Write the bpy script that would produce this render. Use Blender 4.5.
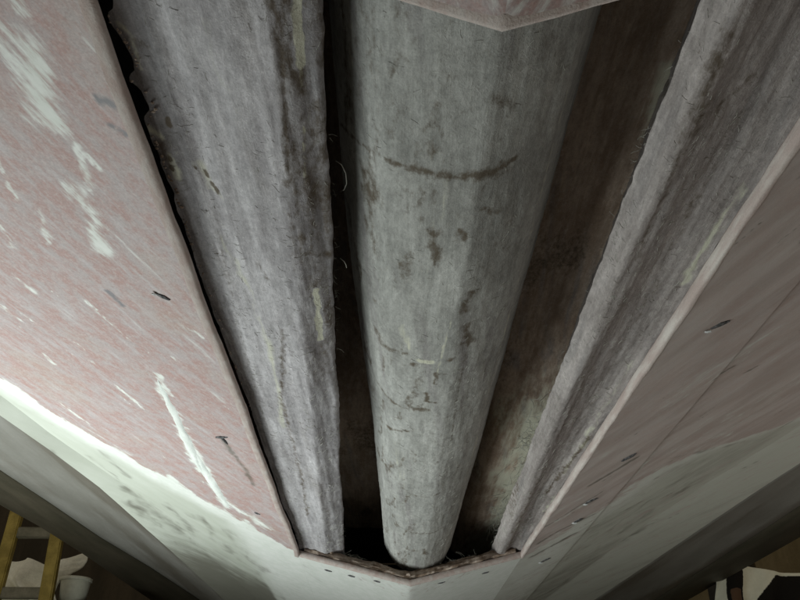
import bpy, bmesh, math, random
import numpy as np
from mathutils import Vector, Euler

scene = bpy.context.scene
for o in list(bpy.data.objects):
    bpy.data.objects.remove(o, do_unlink=True)
COL = scene.collection
rad = math.radians

# ------------------------------------------------------------------ camera
cam_d = bpy.data.cameras.new('camera')
cam_d.sensor_width = 36.0
cam_d.lens = 34.56
cam_d.clip_start = 0.02
cam_d.clip_end = 100.0
cam = bpy.data.objects.new('camera', cam_d)
COL.objects.link(cam)
cam.location = (-0.075, 0.0, 0.0)
cam.rotation_euler = (rad(90 + 31.5), 0, rad(-1.27))
scene.camera = cam

# ------------------------------------------------------------------ world, lamps, exposure
world = bpy.data.worlds.new('World')
scene.world = world
world.use_nodes = True
bg = world.node_tree.nodes['Background']
bg.inputs['Color'].default_value = (1.0, 0.90, 0.74, 1)
bg.inputs['Strength'].default_value = 0.22

def area(name, loc, target, sx, sy, power, col):
    d = bpy.data.lights.new(name, 'AREA')
    d.shape = 'RECTANGLE'
    d.size, d.size_y = sx, sy
    d.energy = power
    d.color = col
    o = bpy.data.objects.new(name, d)
    COL.objects.link(o)
    o.location = loc
    o.rotation_euler = (Vector(target) - Vector(loc)).to_track_quat('-Z', 'Y').to_euler()
    return o

# cool work lamp standing low on the left of the hull
area('work_lamp', (-0.92, 1.50, -0.55), (-0.25, 1.45, 0.52), 1.0, 1.7, 34.0, (0.93, 1.0, 0.97))
# weak warm fill added on the right, no such lamp seen
area('right_fill', (1.45, 1.35, -0.55), (0.55, 1.35, 0.55), 0.9, 1.4, 4.6, (1.0, 0.92, 0.85))

scene.view_settings.view_transform = 'Standard'
scene.view_settings.look = 'None'
scene.view_settings.exposure = 0.30
scene.view_settings.gamma = 1.0
scene.view_settings.use_curve_mapping = False

# ------------------------------------------------------------------ numeric helpers
def lattice(seed):
    return np.random.RandomState(seed).rand(256, 256)

def vnoise(u, v, seed=0):
    g = lattice(seed)
    iu = np.floor(u).astype(int); iv = np.floor(v).astype(int)
    fu = u - iu; fv = v - iv
    fu = fu * fu * (3 - 2 * fu); fv = fv * fv * (3 - 2 * fv)
    a = g[iu % 256, iv % 256]; b = g[(iu + 1) % 256, iv % 256]
    c = g[iu % 256, (iv + 1) % 256]; d = g[(iu + 1) % 256, (iv + 1) % 256]
    return (a * (1 - fu) + b * fu) * (1 - fv) + (c * (1 - fu) + d * fu) * fv

def fbm(u, v, seed=0, octv=4, gain=0.5):
    s = 0; a = 1.0; t = 0
    for k in range(octv):
        s = s + a * vnoise(u * 2 ** k + 17.3 * k, v * 2 ** k + 9.1 * k, seed + k)
        t += a; a *= gain
    return s / t

def sstep(a, b, x):
    t = np.clip((x - a) / (b - a), 0, 1)
    return t * t * (3 - 2 * t)

def stroke(x, y, pts, w, wy=None):
    """soft mask 1 on a polyline, 0.5 at half width w, falling to 0"""
    d = np.full(np.shape(x), 1e9)
    k = 0.55 / w; sd = int(abs(pts[0][0] * 9173 + pts[0][1] * 7919)) % 97 + 200
    wx = fbm(x * k, y * k * .6, sd, 4) - .5; wq = fbm(x * k + 31, y * k * .6 + 7, sd + 1, 4) - .5
    x = x + wx * w * 2.2; y = y + wq * w * 1.8
    w = w * (.65 + .8 * vnoise(x * k * .4, y * k * .25, sd + 3))
    for (x0, y0), (x1, y1) in zip(pts[:-1], pts[1:]):
        dx, dy = x1 - x0, y1 - y0
        L = dx * dx + dy * dy + 1e-12
        t = np.clip(((x - x0) * dx + (y - y0) * dy) / L, 0, 1)
        d = np.minimum(d, np.hypot(x - x0 - t * dx, y - y0 - t * dy))
    return np.clip(1 - 0.5 * d / w, 0, 1)

def curve(tab):
    xs = np.array([p[0] for p in tab], float); ys = np.array([p[1] for p in tab], float)
    return lambda t: np.interp(t, xs, ys)

def ysteps(y0, y1, fine=0.0045):
    ys = [y0]
    while ys[-1] < y1:
        y = ys[-1]
        st = fine if 0.25 < y < 1.3 else (fine * 1.5 if y < 2.5 else 0.03)
        if y < 0.24: st = 0.03
        ys.append(min(y + st, y1))
    return np.array(ys)

# ------------------------------------------------------------------ object helpers
def link(name, me, mat=None, parent=None):
    o = bpy.data.objects.new(name, me)
    COL.objects.link(o)
    if mat is not None: me.materials.append(mat)
    if parent is not None:
        o.parent = parent
        # children keep the coordinates they were modelled in
        base = Vector((0, 0, 0)); p = parent
        while p is not None:
            base += p.location; p = p.parent
        o.location = -base
    return o

def grid(name, P, attrs, mat, parent, smooth=True, thick=0.0, flip=False):
    nu, nv = P.shape[:2]
    me = bpy.data.meshes.new(name)
    idx = np.arange(nu * nv).reshape(nu, nv)
    q = np.stack([idx[:-1, :-1], idx[1:, :-1], idx[1:, 1:], idx[:-1, 1:]], -1).reshape(-1, 4)
    if flip: q = q[:, ::-1]
    me.vertices.add(nu * nv); me.vertices.foreach_set('co', P.reshape(-1).astype(np.float32))
    nf = len(q)
    me.loops.add(nf * 4); me.loops.foreach_set('vertex_index', q.reshape(-1).astype(np.int32))
    me.polygons.add(nf)
    me.polygons.foreach_set('loop_start', (np.arange(nf) * 4).astype(np.int32))
    me.polygons.foreach_set('loop_total', np.full(nf, 4, np.int32))
    me.polygons.foreach_set('use_smooth', np.full(nf, smooth))
    me.update(calc_edges=True)
    for k, a in attrs.items():
        at = me.attributes.new(k, 'FLOAT', 'POINT')
        at.data.foreach_set('value', np.broadcast_to(a, (nu, nv)).reshape(-1).astype(np.float32))
    o = link(name, me, mat, parent)
    if thick:
        m = o.modifiers.new('thickness', 'SOLIDIFY'); m.thickness = thick; m.offset = -1
    return o

def from_bm(name, bm, mat, parent=None, smooth=False):
    me = bpy.data.meshes.new(name)
    bmesh.ops.recalc_face_normals(bm, faces=bm.faces)
    bm.to_mesh(me); bm.free()
    for p in me.polygons: p.use_smooth = smooth
    return link(name, me, mat, parent)

def bm_box(bm, c, s, rot=(0, 0, 0), bev=0.0):
    r = bmesh.ops.create_cube(bm, size=1.0)
    vs = r['verts']
    M = Euler(rot).to_matrix()
    for v in vs:
        v.co = M @ Vector((v.co.x * s[0], v.co.y * s[1], v.co.z * s[2])) + Vector(c)
    if bev:
        es = list({e for v in vs for e in v.link_edges})
        bmesh.ops.bevel(bm, geom=es, offset=bev, segments=2, affect='EDGES')

def bm_tube(bm, pts, r0, r1=None, n=5):
    r1 = r0 if r1 is None else r1
    pts = [Vector(p) for p in pts]
    rings = []
    for i, p in enumerate(pts):
        t = (pts[min(i + 1, len(pts) - 1)] - pts[max(i - 1, 0)]).normalized()
        a = t.orthogonal().normalized(); b = t.cross(a)
        r = r0 + (r1 - r0) * i / max(1, len(pts) - 1)
        rings.append([bm.verts.new(p + (a * math.cos(6.2832 * k / n) + b * math.sin(6.2832 * k / n)) * r) for k in range(n)])
    for A, B in zip(rings[:-1], rings[1:]):
        for k in range(n):
            bm.faces.new((A[k], A[(k + 1) % n], B[(k + 1) % n], B[k]))
    bm.faces.new(rings[0][::-1]); bm.faces.new(rings[-1])

def tag(o, label=None, cat=None, group=None, kind=None):
    if label: o['label'] = label
    if cat: o['category'] = cat
    if group: o['group'] = group
    if kind: o['kind'] = kind
    return o

def empty(name, loc, label, cat, group=None):
    o = bpy.data.objects.new(name, None); COL.objects.link(o)
    o.location = loc; o.empty_display_size = 0.1
    return tag(o, label, cat, group)

# ------------------------------------------------------------------ node helpers
class NT:
    def __init__(self, name, rough=0.8, spec=0.3):
        self.m = bpy.data.materials.new(name); self.m.use_nodes = True
        self.t = self.m.node_tree; self.n = self.t.nodes
        self.b = self.n['Principled BSDF']
        self.b.inputs['Roughness'].default_value = rough
        self.b.inputs['Specular IOR Level'].default_value = spec
        self.co = self.n.new('ShaderNodeTexCoord').outputs['Object']
    def l(self, a, b): self.t.links.new(a, b)
    def math(self, op, a, b=None, c=None, clamp=False):
        n = self.n.new('ShaderNodeMath'); n.operation = op; n.use_clamp = clamp
        for i, v in enumerate((a, b, c)):
            if v is None: continue
            if isinstance(v, (int, float)): n.inputs[i].default_value = v
            else: self.l(v, n.inputs[i])
        return n.outputs[0]
    def attr(self, name):
        n = self.n.new('ShaderNodeAttribute'); n.attribute_name = name
        return n.outputs['Fac']
    def mapping(self, vec, scale=(1, 1, 1), rot=(0, 0, 0), loc=(0, 0, 0)):
        # rotate first, then scale along the turned axes
        r = self.n.new('ShaderNodeMapping'); r.vector_type = 'POINT'
        r.inputs['Rotation'].default_value = rot; r.inputs['Location'].default_value = loc
        self.l(vec, r.inputs['Vector'])
        s = self.n.new('ShaderNodeVectorMath'); s.operation = 'MULTIPLY'
        self.l(r.outputs[0], s.inputs[0]); s.inputs[1].default_value = scale
        return s.outputs[0]
    def noise(self, vec, scale, detail=4, rough=0.55, dist=0.0):
        n = self.n.new('ShaderNodeTexNoise'); n.inputs['Scale'].default_value = scale
        n.inputs['Detail'].default_value = detail; n.inputs['Roughness'].default_value = rough
        n.inputs['Distortion'].default_value = dist
        self.l(vec, n.inputs['Vector']); return n.outputs['Fac']
    def step(self, x, a, b):
        n = self.n.new('ShaderNodeMapRange'); n.interpolation_type = 'SMOOTHSTEP'
        self.l(x, n.inputs['Value']); n.inputs['From Min'].default_value = a; n.inputs['From Max'].default_value = b
        return n.outputs[0]
    def mix(self, f, a, b):
        n = self.n.new('ShaderNodeMix'); n.data_type = 'RGBA'
        if isinstance(f, (int, float)): n.inputs[0].default_value = f
        else: self.l(f, n.inputs[0])
        for i, v in ((6, a), (7, b)):
            if isinstance(v, tuple): n.inputs[i].default_value = (*v, 1)
            else: self.l(v, n.inputs[i])
        return n.outputs[2]
    def mul(self, c, f):
        n = self.n.new('ShaderNodeVectorMath'); n.operation = 'SCALE'
        self.l(c, n.inputs[0])
        if isinstance(f, (int, float)): n.inputs['Scale'].default_value = f
        else: self.l(f, n.inputs['Scale'])
        return n.outputs[0]
    def bump(self, h, dist=0.002, strength=0.6):
        n = self.n.new('ShaderNodeBump'); n.inputs['Distance'].default_value = dist
        n.inputs['Strength'].default_value = strength
        self.l(h, n.inputs['Height']); self.l(n.outputs[0], self.b.inputs['Normal'])
    def color(self, c): self.l(c, self.b.inputs['Base Color'])
    def absx(self):
        s = self.n.new('ShaderNodeSeparateXYZ'); self.l(self.co, s.inputs[0])
        c = self.n.new('ShaderNodeCombineXYZ')
        self.l(self.math('ABSOLUTE', s.outputs[0]), c.inputs[0])
        # keep the two sides from being mirror copies
        self.l(s.outputs[1], c.inputs[1])
        self.l(self.math('MULTIPLY', self.math('SIGN', s.outputs[0]), 3.7), c.inputs[2])
        return c.outputs[0]

# hull skin: sanded pink primer over white gelcoat
def mat_hull():
    g = NT('sanded_hull_paint', 0.62, 0.3)
    v = g.absx()
    grain = g.mapping(v, (1, 0.14, 1), (0, 0, rad(-23)))
    fine = g.noise(g.co, 420, 3, 0.7)
    mott = g.noise(g.mapping(v, (1, 0.5, 1), (0, 0, rad(-23))), 62, 4, 0.62)
    sand = g.noise(grain, 85, 4, 0.6)
    sand2 = g.noise(grain, 30, 3, 0.5)
    big = g.noise(g.co, 7, 3, 0.5)
    pink = g.mix(g.step(mott, 0.34, 0.66), (0.415, 0.275, 0.255), (0.425, 0.37, 0.37))
    pink = g.mix(g.math('MULTIPLY', g.step(sand, 0.47, 0.68), 0.65), pink, (0.50, 0.46, 0.47))
    pink = g.mix(g.math('MULTIPLY', g.step(big, 0.5, 0.7), 0.30), pink, (0.43, 0.36, 0.30))
    speck = g.noise(g.mapping(v, (1, 0.55, 1), (0, 0, rad(-23))), 210, 4, 0.7)
    pink = g.mix(g.math('MULTIPLY', g.step(speck, 0.48, 0.68), .7), pink, (0.50, 0.44, 0.425))
    pink = g.mix(g.math('MULTIPLY', g.step(speck, 0.48, 0.30), 0.45), pink, (0.37, 0.225, 0.19))
    pink = g.mul(pink, g.math('ADD', 0.66, g.math('MULTIPLY', fine, 0.70)))
    pink = g.mix(g.math('MULTIPLY', g.attr('right_tone'), 0.72), pink, g.mix(g.step(sand2, .38, .62), (0.40, 0.345, 0.315), (0.50, 0.455, 0.425)))
    white = g.mix(g.step(mott, 0.35, 0.7), (0.70, 0.735, 0.69), (0.78, 0.80, 0.77))
    dry = g.noise(grain, 190, 4, 0.7)
    wv = g.math('ADD', g.attr('white'), g.math('ADD', g.math('MULTIPLY', g.math('SUBTRACT', sand, 0.5), 1.0),
                g.math('ADD', g.math('MULTIPLY', g.math('SUBTRACT', dry, 0.5), 0.9), g.math('MULTIPLY', g.math('SUBTRACT', mott, 0.5), 0.7))))
    wm = g.step(wv, 0.46, 0.95)
    streak = g.math('MULTIPLY', g.step(g.math('ADD', sand, g.math('MULTIPLY', sand2, 0.6)), 0.98, 1.10), 0.5)
    wm = g.math('MAXIMUM', wm, streak)
    white = g.mix(g.math('MULTIPLY', g.attr('aged'), g.math('ADD', .55, g.math('MULTIPLY', sand2, .6))), white, (0.47, 0.50, 0.43))
    white = g.mix(g.math('MULTIPLY', g.attr('right_tone'), 0.6), white, (0.44, 0.44, 0.39))
    c = g.mix(wm, pink, white)
    dv = g.math('ADD', g.attr('dirt_and_shade'), g.math('MULTIPLY', g.math('SUBTRACT', g.noise(grain, 45, 5, 0.65), 0.5), 0.9))
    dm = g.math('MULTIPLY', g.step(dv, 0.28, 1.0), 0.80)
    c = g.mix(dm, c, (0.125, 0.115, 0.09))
    c = g.mix(g.math('MULTIPLY', g.step(g.math('ADD', g.attr('scuff'), g.math('MULTIPLY', g.math('SUBTRACT', dry, .5), 1.3)), 0.3, 0.9), 0.8), c, (0.16, 0.17, 0.19))
    g.color(c)
    h = g.math('ADD', g.math('MULTIPLY', sand, 0.7), g.math('ADD', g.math('MULTIPLY', fine, 0.25), g.math('MULTIPLY', wm, 0.25)))
    g.bump(h, 0.0015, 0.5)
    return g.m

# dry chopped strand mat with dust, resin stains and torn streaks
def mat_mat(name='glass_mat', base=(0.30, 0.288, 0.30), pale=(0.43, 0.42, 0.435), lin=0.44):
    g = NT(name, 0.85, 0.2)
    lon = g.mapping(g.co, (1, 0.09, 1))
    s1 = g.noise(lon, 110, 4, 0.6)
    s2 = g.noise(g.mapping(g.co, (1, 0.06, 1), (0, 0, rad(6))), 38, 3, 0.55)
    f1 = g.noise(g.mapping(g.co, (1, 0.13, 0.4), (0, 0, rad(34))), 430, 3, 0.6)
    f2 = g.noise(g.mapping(g.co, (1, 0.13, 0.4), (0, 0, rad(-41))), 430, 3, 0.6)
    f3 = g.noise(g.mapping(g.co, (1, 0.13, 0.4), (0, 0, rad(87))), 400, 3, 0.6)
    fine = g.noise(g.co, 520, 3, 0.7)
    big = g.noise(g.mapping(g.co, (1, 0.45, 1)), 17, 5, 0.6)
    c = g.mix(g.step(g.math('ADD', g.math('MULTIPLY', s1, 0.5), g.math('MULTIPLY', big, 0.6)), 0.42, 0.68), base, pale)
    tone = g.attr('tone')
    c = g.mix(g.math('MULTIPLY', g.step(s2, 0.52, 0.74), 0.7), c, (0.24, 0.225, 0.225))
    fib = g.math('MAXIMUM', g.math('MAXIMUM', g.step(f1, 0.62, 0.70), g.step(f2, 0.62, 0.70)), g.step(f3, 0.63, 0.71))
    mid = g.noise(g.mapping(g.co, (1, 0.7, 1)), 75, 5, 0.68)
    c = g.mul(c, g.math('ADD', 0.66, g.math('MULTIPLY', mid, 0.68)))
    fib = g.math('MULTIPLY', fib, g.step(mid, 0.35, 0.65))
    c = g.mix(g.math('MULTIPLY', fib, 0.34), c, (0.47, 0.47, 0.45))
    c = g.mul(c, g.math('ADD', 0.70, g.math('MULTIPLY', fine, 0.60)))
    crisp = g.noise(g.mapping(g.co, (1, 0.45, 1)), 230, 5, 0.75)
    lines = g.noise(g.mapping(g.co, (1, 0.035, 1), (0, 0, rad(2))), 240, 4, 0.7)
    c = g.mul(c, g.math('ADD', 0.52, g.math('MULTIPLY', crisp, 0.96)))
    c = g.mul(c, g.math('ADD', 1 - lin / 2, g.math('MULTIPLY', lines, lin)))
    c = g.mix(g.math('MULTIPLY', g.step(crisp, 0.60, 0.72), 0.5), c, (0.52, 0.51, 0.50))
    c = g.mul(c, tone)
    pv = g.math('ADD', g.attr('pale'), g.math('MULTIPLY', g.math('SUBTRACT', s1, 0.5), 0.6))
    c = g.mix(g.math('MULTIPLY', g.step(pv, 0.34, 0.66), 0.92), c, (0.60, 0.60, 0.49))
    sv = g.math('ADD', g.attr('stain'), g.math('MULTIPLY', g.math('SUBTRACT', g.noise(g.mapping(g.co, (1, 0.5, 1)), 130, 6, 0.72), 0.5), 1.7))
    c = g.mix(g.math('MULTIPLY', g.step(sv, 0.26, 0.92), 0.88), c, (0.10, 0.076, 0.05))
    g.color(c)
    h = g.math('ADD', g.math('MULTIPLY', fib, 0.12), g.math('ADD', g.math('MULTIPLY', fine, 0.35), g.math('ADD', g.math('MULTIPLY', mid, 0.6), g.math('ADD', g.math('MULTIPLY', crisp, 0.5), g.math('MULTIPLY', lines, 0.4)))))
    g.bump(h, 0.0022, 0.6)
    return g.m

def mat_simple(name, c0, c1, scale=40, stretch=(1, 1, 1), rough=0.8, bump=0.002, spec=0.25, detail=5):
    g = NT(name, rough, spec)
    v = g.mapping(g.co, stretch)
    a = g.noise(v, scale, detail, 0.62)
    f = g.noise(g.co, scale * 7, 3, 0.6)
    c = g.mix(g.step(a, 0.34, 0.68), c0, c1)
    c = g.mul(c, g.math('ADD', 0.8, g.math('MULTIPLY', f, 0.4)))
    g.color(c)
    g.bump(g.math('ADD', a, g.math('MULTIPLY', f, 0.4)), bump, 0.6)
    return g.m

M_HULL = mat_hull()
M_MAT = mat_mat()
M_MAT_WARM = mat_mat('glass_mat_warm', (0.295, 0.265, 0.255), (0.41, 0.375, 0.365))  # warmer copy of the mat for the right stringer
M_TUBE = mat_mat('glass_skin_over_foam', (0.32, 0.322, 0.305), (0.45, 0.455, 0.435), 0.14)
M_LINER = mat_mat('stained_shade_liner_laminate', (0.33, 0.245, 0.185), (0.50, 0.40, 0.325))
M_EDGE = mat_simple('cut_laminate_pink', (0.46, 0.37, 0.34), (0.54, 0.49, 0.46), 90, (1, 0.35, 1))
M_EDGE_BROWN = mat_simple('cut_laminate_brown', (0.20, 0.12, 0.09), (0.36, 0.25, 0.22), 90, (1, 0.3, 1))
M_EDGE_PALE = mat_simple('cut_laminate_crust', (0.52, 0.43, 0.40), (0.68, 0.63, 0.59), 60, (1, 0.22, 1))
M_CORE = mat_simple('rotten_core', (0.24, 0.175, 0.13), (0.50, 0.42, 0.36), 60)
def mat_top():
    g = NT('grey_topside_paint', 0.5, 0.3)
    a = g.noise(g.mapping(g.co, (1, .25, 1)), 9, 5, .6); b = g.noise(g.mapping(g.co, (1, .12, 1)), 6.5, 4, .6); f = g.noise(g.co, 160, 3, .7)
    c = g.mix(g.step(a, .34, .68), (0.185, 0.18, 0.16), (0.24, 0.235, 0.215))
    c = g.mix(g.math('MULTIPLY', g.step(b, .47, .66), .5), c, (0.075, 0.058, 0.035))
    c = g.mul(c, g.math('ADD', .82, g.math('MULTIPLY', f, .36)))
    g.color(c); g.bump(f, .0004, .4)
    return g.m
M_TOP = mat_top()
M_RAIL = mat_simple('dark_rub_rail', (0.05, 0.045, 0.03), (0.075, 0.065, 0.045), 14, (1, 0.2, 1), 0.6, 0.0008)
M_DECK = mat_simple('dark_deck', (0.05, 0.05, 0.05), (0.08, 0.08, 0.08), 10)
M_FIBRE = mat_simple('loose_glass_fibre', (0.44, 0.44, 0.39), (0.56, 0.56, 0.51), 200)
M_DARK = mat_simple('torn_dark_wood', (0.035, 0.035, 0.037), (0.20, 0.20, 0.205), 190)
M_CHIP = mat_simple('white_chip', (0.55, 0.57, 0.57), (0.7, 0.72, 0.72), 200)
M_FILL = mat_simple('white_filler', (0.66, 0.70, 0.67), (0.76, 0.79, 0.76), 60, (1, 0.3, 1))

# ------------------------------------------------------------------ setting
def plain_box(name, c, s, mat, kind='structure', rot=(0, 0, 0), bev=0):
    bm = bmesh.new(); bm_box(bm, (0, 0, 0), s, rot, bev)
    o = from_bm(name, bm, mat); o.location = c
    return tag(o, kind=kind)
M_FLOOR = mat_simple('shop_concrete', (0.20, 0.19, 0.17), (0.30, 0.29, 0.26), 3)
M_WALL = mat_simple('dark_shed_boards', (0.035, 0.028, 0.016), (0.065, 0.05, 0.03), 6, (1, 1, 0.15))
plain_box('floor', (0, 1.0, -0.65), (14, 14, 0.1), M_FLOOR)
plain_box('back_wall', (0, 5.75, 1.02), (14, 0.1, 3.23), M_WALL)

# ------------------------------------------------------------------ the boat
T14 = math.tan(rad(14)); ZK = 0.4152
Y_FAR, Y_NEAR = 2.12, 0.335
boat = empty('boat_hull', (0, 1.2, 0.4152),
             'stripped boat bottom overhead, pink sanded skin cut open along the keel', 'boat')
y_all = ysteps(-0.6, 4.6)
Kx = curve([(-0.6, .85), (1.0, .86), (1.3, .835), (1.55, .785), (1.8, .715), (2.05, .662), (2.35, .628), (2.85, .57), (3.5, .50), (4.6, .36)])
CH = 0.022    # how far the chine flat drops below the line of the bottom
BxL = curve([(-0.6, .91), (1.0, .90), (1.44, .841), (1.60, .80), (1.83, .760), (2.22, .736), (2.53, .718), (2.93, .698), (3.21, .688), (4.6, .60)])
BxR = curve([(-0.6, .935), (1.35, .93), (1.745, .919), (1.97, .893), (2.295, .870), (2.70, .842), (3.30, .792), (4.6, .67)])
CxL = curve([(-0.6, 1.16), (1.2, 1.14), (2.0, 1.092), (2.29, 1.067), (2.68, 1.04), (3.13, .985), (3.81, .925), (4.6, .82)])
CxR = curve([(-0.6, 1.16), (1.2, 1.17), (2.26, 1.18), (2.78, 1.19), (3.74, 1.20), (4.6, 1.10)])
DxL = curve([(-0.6, 1.36), (2.48, 1.31), (2.72, 1.28), (3.1, 1.26), (4.1, 1.235), (4.6, 1.2)])
DxR = curve([(-0.6, 1.44), (2.82, 1.455), (3.3, 1.457), (4.6, 1.46)])
# where the pink primer ends and bare white gelcoat begins, |x| as a function of y
Ax = curve([(-0.6, 1.3), (1.0, .93), (1.25, .77), (1.41, .705), (1.62, .585), (1.80, .47), (1.93, .385), (2.05, .31), (2.2, .15), (2.3, 0), (4.6, 0)])
AxR = curve([(-0.6, 1.3), (1.2, .95), (1.438, .77), (1.48, .65), (1.52, .55), (1.60, .485), (1.80, .43), (1.95, .36), (2.1, .30), (2.2, .15), (2.3, 0), (4.6, 0)])

W_LEFT = [([(.375, .432), (.376, .47), (.379, .53)], .021), ([(.396, .626), (.397, .68), (.401, .742)], .016),
          ([(.529, .734), (.536, .783)], .006), ([(.566, .863), (.55, .894)], .006), ([(.474, .88), (.439, .974)], .0045),
          ([(.631, .96), (.619, .999)], .006), ([(.343, .886), (.322, .907)], .006), ([(.425, 1.08), (.424, 1.154)], .007),
          ([(.436, 1.12), (.444, 1.33), (.455, 1.5)], .012), ([(.436, 1.30), (.44, 1.55), (.445, 1.80)], .014),
          ([(.447, 1.42), (.46, 1.56)], .010),
          ([(.44, 1.70), (.40, 1.80), (.345, 1.90)], .016), ([(.678, 1.33), (.651, 1.424)], .007),
          ([(.622, 1.11), (.617, 1.146)], .006), ([(.537, 1.087), (.532, 1.105)], .005), ([(.522, 1.17), (.494, 1.257)], .005),
          ([(.471, .604), (.484, .673)], .005), ([(.46, .686), (.475, .755)], .006), ([(.35, .30), (.362, .40)], .007),
          ([(.372, .55), (.38, .62)], .006)]
D_LEFT = [([(-.0, .30), (.004, .325)], .008), ([(.012, .28), (.02, .31)], .005), ([(.366, 1.31), (.35, 1.42), (.34, 1.55)], .006), ([(.69, 1.60), (.665, 1.75)], .018),
          ([(.735, 1.66), (.70, 1.82), (.66, 2.05), (.63, 2.3), (.58, 2.7), (.54, 3.0)], .013), ([(.70, 1.85), (.65, 2.1), (.60, 2.5)], .03), ([(.80, 1.62), (.77, 1.72)], .012), ([(.62, 1.9), (.60, 2.15)], .02), ([(.72, 1.95), (.70, 2.15)], .018),
          ([(.55, 1.95), (.52, 2.3)], .03), ([(.48, 2.05), (.47, 2.5), (.45, 3.2)], .05), ([(.63, 2.1), (.56, 2.7), (.5, 3.2)], .03),
          ([(.70, 2.0), (.68, 2.5)], .012)]
S_LEFT = [([(.327, .482), (.31, .486)], .006), ([(.323, .512), (.314, .522)], .004), ([(.43, .84), (.42, .87)], .004)]
D_RIGHT = [([(.64, 1.60), (.58, 1.80), (.53, 2.1)], .012), ([(.66, 1.75), (.60, 2.05), (.56, 2.4)], .02), ([(.63, 2.3), (.67, 2.1)], .02),
           ([(.32, 2.0), (.36, 1.90), (.43, 1.82)], .006), ([(.33, 2.15), (.42, 1.98)], .006), ([(.447, 1.087), (.467, 1.058)], .004),
           ([(.502, 1.099), (.519, 1.079)], .003), ([(.47, 2.05), (.47, 2.5), (.45, 3.2)], .05), ([(.6, 2.2), (.5, 3.2)], .04),
           ([(.35, 1.55), (.42, 1.42)], .005), ([(.31, 1.82), (.40, 1.62)], .004), ([(.48, 1.95), (.62, 1.72)], .008), ([(.5, 1.5), (.72, 1.52)], .012),
           ([(.46, .80), (.55, .74)], .004), ([(.40, .70), (.47, .66)], .004), ([(.55, .95), (.68, .86)], .005)]
_r = random.Random(77)
for _k in range(46):
    _x, _y, _l = _r.uniform(.32, .80), _r.uniform(.5, 2.1), _r.uniform(.012, .06)
    D_RIGHT.append(([(_x, _y), (_x - .40 * _l, _y + .92 * _l)], _r.uniform(.0008, .0022)))
for _k in range(40):
    _x, _y, _l = _r.uniform(.32, .85), _r.uniform(.3, 1.7), _r.uniform(.008, .035)
    W_LEFT.append(([(_x, _y), (_x - .36 * _l, _y + .93 * _l)], _r.uniform(.0012, .004)))
W_RIGHT = [([(.33, 1.79), (.39, 1.67)], .008), ([(.35, 1.98), (.43, 1.84)], .014), ([(.452, 1.25), (.456, 1.55), (.456, 1.9)], .006),
           ([(.31, 1.70), (.36, 1.62)], .006), ([(.75, 1.46), (.62, 1.50), (.50, 1.57)], .014)]

def hull_attrs(ax, y, side):
    A = Ax(y) if side < 0 else AxR(y)
    edge = fbm(ax * 22, y * 8, 41, 4) - 0.5
    edge = edge + .5 * (fbm(ax * 60 + y * 25, y * 16, 43, 4) - .5)
    white = sstep(-0.028, 0.03, ax - A + edge * 0.085)
    if side < 0:
        # brighter unsanded band right along the boundary
        white = np.maximum(white, 0.9 * sstep(0.004, 0.016, ax - A + edge * .03))
    white = white * 1.15
    n = 0.75 + 0.5 * fbm(ax * 60, y * 14, 5, 3)
    for p, w in (W_LEFT if side < 0 else W_RIGHT):
        white = np.maximum(white, stroke(ax, y, p, w) * n * .88)
    dirt_and_shade = np.zeros_like(white)
    for p, w in (D_LEFT if side < 0 else D_RIGHT):
        dirt_and_shade = np.maximum(dirt_and_shade, stroke(ax, y, p, w) * (0.95 if w < .0065 else 0.15 + 0.80 * fbm(ax * 45, y * 9, 9, 3)))
    dirt_and_shade = np.maximum(dirt_and_shade, 0.33 * sstep(1.5, 2.2, y) * sstep(0.5, 0.7, fbm(ax * 14, y * 2.2, 77, 4)))
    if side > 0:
        dirt_and_shade = np.maximum(dirt_and_shade, 0.42 * sstep(1.2, 1.9, y) * sstep(0.40, 0.62, fbm(ax * 26 + y * 11, y * 2.0, 78, 4)))
    scuff = np.zeros_like(white)
    if side < 0:
        for p, w in S_LEFT: scuff = np.maximum(scuff, stroke(ax, y, p, w))
    if side > 0:
        white = np.maximum(white, .62 * sstep(.5, .72, fbm(ax * 11 + y * 4, y * 3.5, 81, 5)))
        white *= 1 - .35 * fbm(ax * 30 + y * 12, y * 3, 79, 4)
    right_tone = np.full_like(white, 0.0 if side < 0 else 1.0) * (.7 + .6 * fbm(ax * 8, y * 3, 80, 3))  # greyer tone over the whole right side
    dist = ax - A + edge * .03
    aged = sstep(.035, .11, dist) * (1 - (1 - sstep(.40, .50, ax)) * sstep(1.6, 1.75, y))
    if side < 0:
        # light falloff painted dark on the forward bottom, outboard of the seam
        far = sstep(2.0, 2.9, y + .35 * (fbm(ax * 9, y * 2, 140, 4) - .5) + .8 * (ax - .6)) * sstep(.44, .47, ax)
        dirt_and_shade = np.maximum(dirt_and_shade, .95 * far + .25 * far * fbm(ax * 20, y * 4, 143, 3))
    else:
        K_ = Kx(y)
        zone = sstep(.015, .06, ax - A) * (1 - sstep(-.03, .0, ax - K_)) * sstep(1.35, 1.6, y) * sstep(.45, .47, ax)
        dirt_and_shade = np.maximum(dirt_and_shade, zone * (.30 + .35 * fbm(ax * 18 + y * 8, y * 3, 144, 4)))
        far = sstep(1.75, 2.7, y + .35 * (fbm(ax * 9, y * 2, 141, 4) - .5) - .5 * (ax - .6)) * sstep(.44, .455, ax)  # forward falloff darkened into the right side as well
        dirt_and_shade = np.maximum(dirt_and_shade, .62 * far * (1 - .6 * sstep(-.01, .01, ax - K_)))
    return dict(white=white, dirt_and_shade=dirt_and_shade, scuff=scuff, right_tone=right_tone, aged=aged)

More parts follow.
